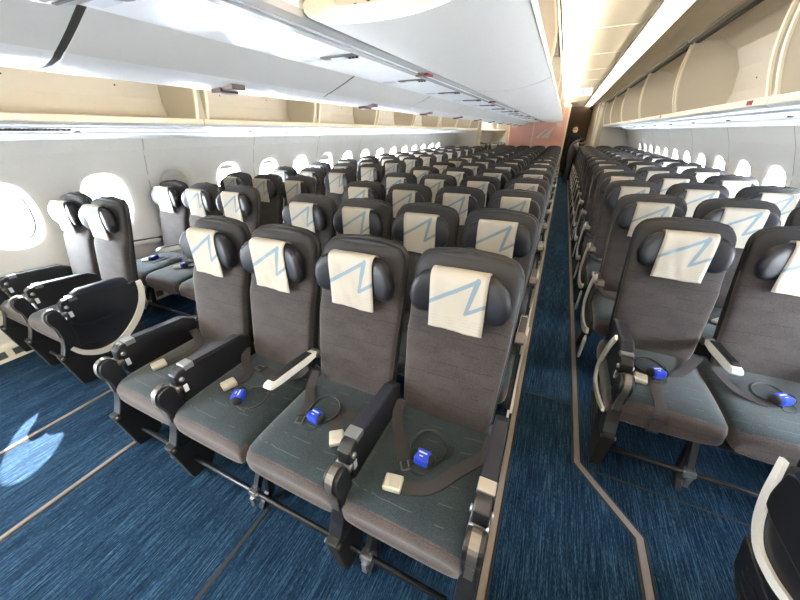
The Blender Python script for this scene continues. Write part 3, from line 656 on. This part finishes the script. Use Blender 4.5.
TRIM = [(-.10, .60), (-.105, .52), (-.14, .42), (-.215, .32), (-.32, .235), (-.41, .198), (-.50, .205), (-.575, .25), (-.615, .31)]
TRIM0 = [(-.41, .665), (-.345, .57), (-.29, .45), (-.272, .37), (-.31, .315), (-.40, .312), (-.52, .335), (-.62, .37)]
TRIM1 = [(-.10, .60), (-.117, .53), (-.139, .442), (-.18, .355), (-.24, .305), (-.32, .303), (-.39, .322), (-.50, .37), (-.60, .43)]
TRIMS = [(-.40, .665), (-.30, .60), (-.235, .50), (-.205, .41), (-.22, .34), (-.29, .30), (-.42, .295), (-.56, .325), (-.67, .375)]
def white_trim(par, x, pts=None, tk=.034):
    pts = bez(pts or TRIM, 4); n = len(pts)
    th = [tk*.75+tk*.6*math.sin(PI*min(1, .12+.88*i/(n-1))) for i in range(n)]
    return ob('side_trim', B().band(pts, x-.006, x+.006, th, 'x').me('trim', G['white_plastic']), par)
def arm_blade(par, x, lift=0):
    b = B(); b.prism(PAD, x-.021, x+.021, 'x', 0, .006); r = ob('armrest', b.me('armrest', G['white_plastic']), par)
    ob('arm_pad', B().prism([(-.14, .598), (-.17, .626), (-.39, .648), (-.415, .642), (-.39, .633), (-.2, .608)], x-.0185, x+.0185, 'x', 0, .004).me('pad', G['black_plastic']), r)
    ob('hinge', B().tube([(x-.022, -.12, .585), (x+.022, -.12, .585)], .022, 12).me('hinge', G['dull_metal']), r)
    return r
def arm_aisle(par, x, s):
    r = arm_blade(par, x)
    ob('end_cap', B().prism([(-.39, .598), (-.392, .652), (-.435, .650), (-.457, .627), (-.450, .610), (-.42, .594)], x-.023, x+.023, 'x', 0, .003).me('cap', G['dull_metal']), r)
    white_trim(par, x+s*.028, TRIMS, .048)
    b = B(); b.prism([(-.14, .56), (-.18, .36), (-.36, .24), (-.56, .26), (-.62, .34), (-.58, .40), (-.3, .42), (-.2, .56)], x-.010, x+.010, 'x', 0, .003); b.prism([(-.30, .26), (-.24, .03), (-.30, .02), (-.42, .20), (-.40, .26)], x-.018, x+.018, 'x', 0, .004)
    ob('side_panel', b.me('side_panel', G['white_plastic'] if 0 else G['charcoal']), par)
    ob('side_leg', B().prism([(-.60, .30), (-.56, .24), (-.545, .10), (-.575, .085), (-.60, .12), (-.64, .28)], x+s*.018-.006, x+s*.018+.006, 'x', 0, .002).me('side_leg', G['white_plastic']), par)
# prototypes -----------------------------------------------------------------
ROWN = ['first', 'second', 'third', 'fourth', 'fifth', 'sixth', 'seventh', 'eighth', 'ninth', 'tenth', 'eleventh', 'twelfth', 'thirteenth', 'fourteenth', 'fifteenth', 'sixteenth']
def seat_base(cover=True):
    r = empty('airline_seat', (0, 0, 0), 'x', 'seat')
    ob('seat_cushion', me_cush, r); bk = ob('backrest', me_back, r); ob('back_shell', me_shell, bk)
    h = ob('headrest', me_head, r)
    if cover: ob('headrest_cover', me_cover, h)
    return r
def copy_tree(o, parent=None):
    c_ = o.copy(); COL.objects.link(c_)
    if parent: c_.parent = parent
    for ch_ in list(KIDS.get(o.name, o.children)): copy_tree(ch_, c_)
    return c_
KIDS = {}
protos = {}
def proto(key):
    """key = (cover, left arm, right arm, belt); first request builds, later ones copy"""
    cov, la, ra, bl = key
    if key in protos: return copy_tree(protos[key])
    r = seat_base(cov); HW = .2365
    for kind, s in ((la, -1), (ra, 1)):
        if kind == 'console_wall': arm_console(r, s*.188); continue
        if kind == 'blade': arm_blade(r, s*HW)
        elif kind == 'console': arm_console(r, s*HW)
        elif kind == 'console_aisle': arm_console(r, s*.188 if bl == 'R0' else s*HW, s, {'R0': TRIM0, 'R1': TRIM1}.get(bl))
        elif kind == 'aisle': arm_aisle(r, s*HW, s)
    if bl: belt(r, *BELTS[bl])
    protos[key] = r; return r
def place(key, x, y, label, group):
    r = proto(key); r.location = (x, y, 0); r['label'] = label; r['group'] = group; r['category'] = 'seat'; return r
CX = [-.6985, -.2329, .2328, .6985]; CN = ['left end', 'left middle', 'right middle', 'right end']
def plain(n): return 'G' if n < 4 else None
for n in range(15):
    y = 1.1155+.79*n
    for k in range(4):
        if n == 0: key = (True, 'console' if k in (0, 1, 3) else 'blade', 'console' if k == 3 else None, 'ABCD'[k])
        else: key = (n < 11, 'aisle' if k == 0 else 'blade', 'aisle' if k == 3 else None, plain(n))
        lab = ('grey seat with patterned headrest cloth, ' if n < 11 else 'dark seat with bare headrest, ')+'%s of the %s centre row' % (CN[k], ROWN[n])
        place(key, CX[k], y, lab, 'centre section seats')
LX = [-2.5526, -2.074, -1.5965]; RX = [1.6037, 2.0785, 2.5533]
for n in range(14):
    y = 1.2470+.79*n
    for k in range(3):
        if n == 0:
            if k == 2: continue
            key = (True, 'console' if k else 'console_wall', 'console_aisle' if k == 1 else None, 'G')
        else: key = (n < 13, 'blade', 'aisle' if k == 2 else None, plain(n))
        place(key, LX[k], y, 'grey patterned-cloth seat, %s seat of the %s row by the left windows' % (['window', 'middle', 'aisle'][k], ROWN[n]), 'left section seats')
place((True, 'console_aisle', 'blade', 'R1'), RX[1], 2.0486-.79, 'dark seat at the bottom right corner showing only its curved white side trim', 'right section seats')
for n in range(14):
    y = 2.0486+.79*n
    for k in range(3):
        if n == 0: key = (True, ['console_aisle', 'blade', 'blade'][k], 'blade' if k == 2 else None, ['R0', 'R1', 'G'][k])
        else: key = (n < 13, 'aisle' if k == 0 else 'blade', 'blade' if k == 2 else None, plain(n))
        place(key, RX[k], y, 'grey patterned-cloth seat, %s seat of the %s row right of the aisle' % (['aisle', 'middle', 'window'][k], ROWN[n]), 'right section seats')
for n in range(3):
    for k in range(3):
        place((True, 'blade', None, None), LX[k], 14.6+n*.8, 'dark seat in the next cabin at far left, %s of its %s row' % (['window', 'middle', 'aisle'][k], ROWN[n]), 'seats of the next cabin')

# undercarriages
def base(xs, x0, x1, yb, label):
    r = empty('seat_undercarriage', ((x0+x1)/2, yb, 0), label, 'seat frame', 'seat undercarriages'); cx = (x0+x1)/2
    b = B()
    for yy, zz in ((-.50, .29), (-.22, .29)): b.tube([(x0-cx+.03, yy, zz), (x1-cx-.03, yy, zz)], .022, 12)
    ob('beam', b.me('beam', G['black_matte']), r)
    b = B(); b.tube([(x0-cx+.05, -.615, .13), (x1-cx-.05, -.615, .13)], .012, 10); ob('baggage_bar', b.me('bar', G['black_plastic']), r)
    for x in xs:
        b = B(); b.prism([(-.62, .14), (-.60, .115), (-.52, .26), (-.25, .26), (-.10, .03), (.02, .0), (.02, .03), (-.05, .06), (-.19, .31), (-.53, .31)], x-cx-.014, x-cx+.014, 'x', 0, .003)
        b.prism([(-.53, .28), (-.50, .28), (-.53, .03), (-.58, 0), (-.62, 0), (-.60, .03), (-.565, .06)], x-cx-.014, x-cx+.014, 'x', 0, .003)
        ob('leg', b.me('leg', G['black_plastic']), r)
        b = B(); b.box(x-cx-.02, x-cx+.02, -.635, -.60, .105, .155, 0, .004); b.box(x-cx-.011, x-cx+.011, -.645, -.63, .06, .12, 0, .003); b.tube([(x-cx-.024, -.617, .13), (x-cx+.024, -.617, .13)], .018, 12)
        ob('clamp', b.me('clamp', G['silver']), r)
    for k in range(int(round((x1-x0)/.47))):
        xc_ = x0-cx+(k+.5)*(x1-x0)/round((x1-x0)/.47)
        b = B(); b.box(xc_-.17, xc_+.17, -.58, -.16, .298, .33, 0, .008)
        for t in range(6): b.box(xc_-.15+.05*t, xc_-.125+.05*t, -.59, -.575, .300, .322)
        ob('cushion_pan', b.me('pan', G['charcoal']), r)
        b = B(); b.box(xc_-.13, xc_+.10, -.46, -.24, .19, .262, 0, .01); ob('life_vest_pouch', b.me('pouch', G['black_matte']), r)
    return r
for n in range(3): base([-.5, .45] if n else [-.62, -.03, .56], -.93, .93, 1.1155+.79*n, '%s black metal undercarriage from the front beneath the centre seats' % ROWN[n])
base([-2.4, -2.0], -2.73, -1.84, 1.247, 'black metal undercarriage beneath the front pair of left window seats')
base([-2.5, -1.75], -2.73, -1.36, 2.037, 'black metal undercarriage beneath the three left seats behind the front pair')
base([1.79, 2.5], 1.37, 2.73, 2.0486, 'black metal undercarriage beneath the first full row of right seats')

# headsets -------------------------------------------------------------------
def headset(x, y, ang, rad, label, tilt=0, z=ZC, sq=1.0):
    r = empty('headset', (x, y, z), label, 'headphones', 'headsets on the seats', rz=ang)
    pts = [(rad*math.cos(t), sq*rad*math.sin(t), .010+.012*max(0, math.sin(t))) for t in [math.radians(-58+k*296/28) for k in range(29)]]
    b = B(); b.tube(pts, .0058, 8); ob('headband', b.me('headband', G['black_plastic']), r)
    for s in (-1, 1):
        b = B(); cx_, cy_ = s*rad*.55, -rad*sq*.92
        b.loft([[(cx_+s*(t-.008), cy_+rr*math.cos(2*PI*k/18), .024+rr*math.sin(2*PI*k/18)*.9) for k in range(18)] for t, rr in ((-.012, .012), (-.010, .020), (0, .0235), (.008, .0235), (.015, .018), (.018, .008))]); ob('ear_cup', b.me('ear_cup', G['foam']), r)
    b = B(); b.box(-.028, .028, -rad*sq*.95-.026, -rad*sq*.95+.026, .006, .044, 0, .008); o = ob('blue_sleeve', b.me('sleeve', G['blue_label']), r); o['label'] = 'glossy blue paper sleeve around the ear cups'
    b = B(); b.box(-.018, .014, -rad*sq*.95+.004, -rad*sq*.95+.010, .0435, .0450, 0); b.box(-.010, .004, -rad*sq*.95-.010, -rad*sq*.95-.006, .0435, .0450, 0); ob('printed_mark', b.me('mark', G['label_white']), o)
    cab = sm3([(-.02, -rad*sq-.015, .006), (-.035, -rad*sq-.04, .003), (.0, -rad*sq-.055, .003), (.03, -rad*sq-.035, .004), (.055, -rad*sq*.5, .004), (rad+.02, 0, .004), (rad+.01, rad*.8, .004)], 4)
    b = B(); b.tube(cab, .0016, 6); b.tube([cab[0]+Vector((0, 0, .001)), cab[0]+Vector((-.012, -.012, .001))], .004, 8); ob('cable', b.me('cable', G['wire']), r)
    return r
def on(xc, yb, dx, dy): return xc+dx, yb+dy
headset(*on(CX[3], 1.1155, .0, -.33), -.05, .068, 'black headset with blue sleeve on the right end seat of the front centre row')
headset(*on(CX[2], 1.1155, -.02, -.34), -.1, .066, 'black headset with blue sleeve on the right middle seat of the front centre row')
headset(*on(CX[1], 1.1155, .10, -.425), -1.1, .070, 'black headset with blue sleeve on the left middle seat of the front centre row')
headset(*on(RX[0], 2.0486, -.035, -.35), .35, .065, 'black headset with blue sleeve on the first aisle seat right of the aisle')
headset(*on(RX[1], 2.0486, -.05, -.345), .5, .07, 'black headset with blue sleeve on the first middle seat right of the aisle', sq=.8)
headset(*on(LX[0], 2.037, .11, -.38), -1.3, .07, 'black headset with blue sleeve on the second window seat by the left wall')
headset(*on(LX[1], 2.037, .05, -.34), -.3, .065, 'black headset with blue sleeve on the middle seat behind the front left pair')
headset(*on(CX[2], 1.9055, .10, -.33), .2, .062, 'black headset with blue sleeve on the right middle seat of the second centre row')
headset(*on(CX[3], 1.9055, -.10, -.36), .2, .062, 'black headset with blue sleeve on the right end seat of the second centre row')
headset(*on(RX[0], 2.8386, .0, -.36), .2, .062, 'black headset with blue sleeve on the second aisle seat right of the aisle')

# folded tray arm detail: window side ledge behind the front left pair
b = B(); b.box(-2.80, -2.77, 1.45, 2.05, .60, .625, 0, .006); tag(ob('ledge', b.me('ledge', G['charcoal'])), 'thin dark ledge armrest on the left wall beside the second window seat', 'armrest')

# ------------------------------------------------------------------ people far down the right aisle
def figure(name, loc, rz, joints, edges, rad, mt, label, extras):
    r = empty(name, loc, label, 'person', None, rz)
    me = bpy.data.meshes.new('body'); me.from_pydata(joints, edges, []); me.update(); me.materials.append(mt)
    o = ob('body', me, r); md = o.modifiers.new('skin', 'SKIN'); md.use_smooth_shade = True
    for i, v in enumerate(me.skin_vertices[0].data): v.radius = (rad[i], rad[i]*.8 if i in (0, 1, 2, 3) else rad[i]); v.use_root = (i == 0)
    s2 = o.modifiers.new('sub', 'SUBSURF'); s2.levels = 1; s2.render_levels = 1
    dg = bpy.context.evaluated_depsgraph_get(); dg.update(); me2 = bpy.data.meshes.new_from_object(o.evaluated_get(dg)); o.modifiers.clear(); o.data = me2
    for nm, bb, mm in extras: ob(nm, bb.me(nm, mm), r)
    return r
def hand(J, E, Rr, wi, base_, d):
    """five short finger chains rooted at the wrist vertex"""
    for k, (sx, ln) in enumerate(((-.03, .06), (-.012, .085), (.004, .09), (.02, .085), (.034, .07))):
        a = len(J); J += [tuple(base_+Vector((sx, -.01, 0))+d*.06), tuple(base_+Vector((sx*1.2, -.02, 0))+d*(.06+ln))]; E += [(wi, a), (a, a+1)]; Rr += [.010, .008]
def standing(lean=0, arm=.1):
    J = [(0, 0, .95), (0, -.0+lean*.1, 1.10), (0, lean*.25, 1.28), (0, lean*.42, 1.42), (0, lean*.46, 1.50), (0, lean*.5-.01, 1.58), (0, lean*.5-.01, 1.68)]
    E = [(0, 1), (1, 2), (2, 3), (3, 4), (4, 5), (5, 6)]; Rr = [.15, .135, .155, .12, .052, .085, .075]
    for s in (-1, 1):
        a = len(J); J += [(s*.09, 0, .88), (s*.10, -.01, .50), (s*.10, .02, .10), (s*.10, -.09, .04)]; E += [(0, a), (a, a+1), (a+1, a+2), (a+2, a+3)]; Rr += [.085, .060, .042, .038]
        a = len(J); J += [(s*.18, lean*.4, 1.40), (s*.235, lean*.4, 1.12), (s*.22, lean*.4-arm, .90)]; E += [(3, a), (a, a+1), (a+1, a+2)]; Rr += [.062, .042, .030]
        hand(J, E, Rr, a+2, Vector(J[a+2]), Vector((0, -.1, -1)).normalized())
    return J, E, Rr
def ball(c_, rx, ry, rz, half=None):
    b = bmesh.new(); bmesh.ops.create_uvsphere(b, u_segments=20, v_segments=14, radius=1)
    for v in b.verts: v.co = Vector((c_[0]+v.co.x*rx, c_[1]+v.co.y*ry, c_[2]+v.co.z*rz))
    if half: bmesh.ops.delete(b, geom=[v for v in b.verts if half(v.co)], context='VERTS')
    return B().bm(b, 0, True)
J, E, Rr = standing()
face = ball((0, -.015, 1.62), .078, .092, .115); hair = ball((0, .004, 1.645), .086, .096, .108, lambda c_: c_.y < -.05 and c_.z < 1.69)
fe = B()
for s in (-1, 1): fe.v += []; t_ = ball((s*.03, -.100, 1.632), .011, .008, .007); fe.add(t_.v, t_.f)
nose = ball((0, -.108, 1.605), .012, .018, .022); ears = ball((-.08, 0, 1.61), .012, .022, .032); t_ = ball((.08, 0, 1.61), .012, .022, .032); ears.add(t_.v, t_.f, 0, True)
mask_ = ball((0, -.03, 1.585), .070, .088, .052, lambda c_: c_.y > -.03)
figure('person', (1.24, 14.35, 0), .1, J, E, Rr, G['suit_black'], 'person in black clothes and white face mask standing far down the right aisle',
       [('head', face, G['skin']), ('hair', hair, G['hair']), ('eyes', fe, G['hair']), ('nose', nose, G['skin']), ('ears', ears, G['skin']), ('face_mask', mask_, G['mask'])])
# second figure bends over the seats from the aisle
J = [(0, 0, .86), (.01, .0, .99), (.05, 0, 1.13), (.11, -.02, 1.26), (.18, -.03, 1.31), (.24, -.04, 1.29), (.30, -.05, 1.25)]
E = [(0, 1), (1, 2), (2, 3), (3, 4), (4, 5), (5, 6)]; Rr = [.16, .15, .165, .13, .055, .085, .07]
for s in (-1, 1):
    a = len(J); J += [(0, s*.09, .80), (.02, s*.10, .46), (-.02, s*.10, .10), (.06, s*.10, .04)]; E += [(0, a), (a, a+1), (a+1, a+2), (a+2, a+3)]; Rr += [.09, .062, .044, .038]
    a = len(J); J += [(.10, s*.17, 1.23), (.24, s*.20, 1.02), (.38, s*.14, .88)]; E += [(3, a), (a, a+1), (a+1, a+2)]; Rr += [.062, .042, .030]
    hand(J, E, Rr, a+2, Vector(J[a+2]), Vector((.7, 0, -.7)).normalized())
sl = B(); sl.tube([(.09, -.18, 1.23), (.15, -.20, 1.13), (.22, -.21, 1.03)], [.07, .062, .052], 12)
tr_ = B()
hh = ball((.27, -.045, 1.28), .10, .085, .08); h2 = ball((.26, -.045, 1.295), .098, .09, .078, lambda c_: c_.z < 1.26)
figure('person', (1.22, 12.7, 0), 0, J, E, Rr, G['suit_grey'], 'person in dark grey clothes bending over the far seats beside the right aisle', [('head', hh, G['skin']), ('hair', h2, G['hair']), ('sleeve', sl, G['sleeve'])])
bpy.context.view_layer.update()
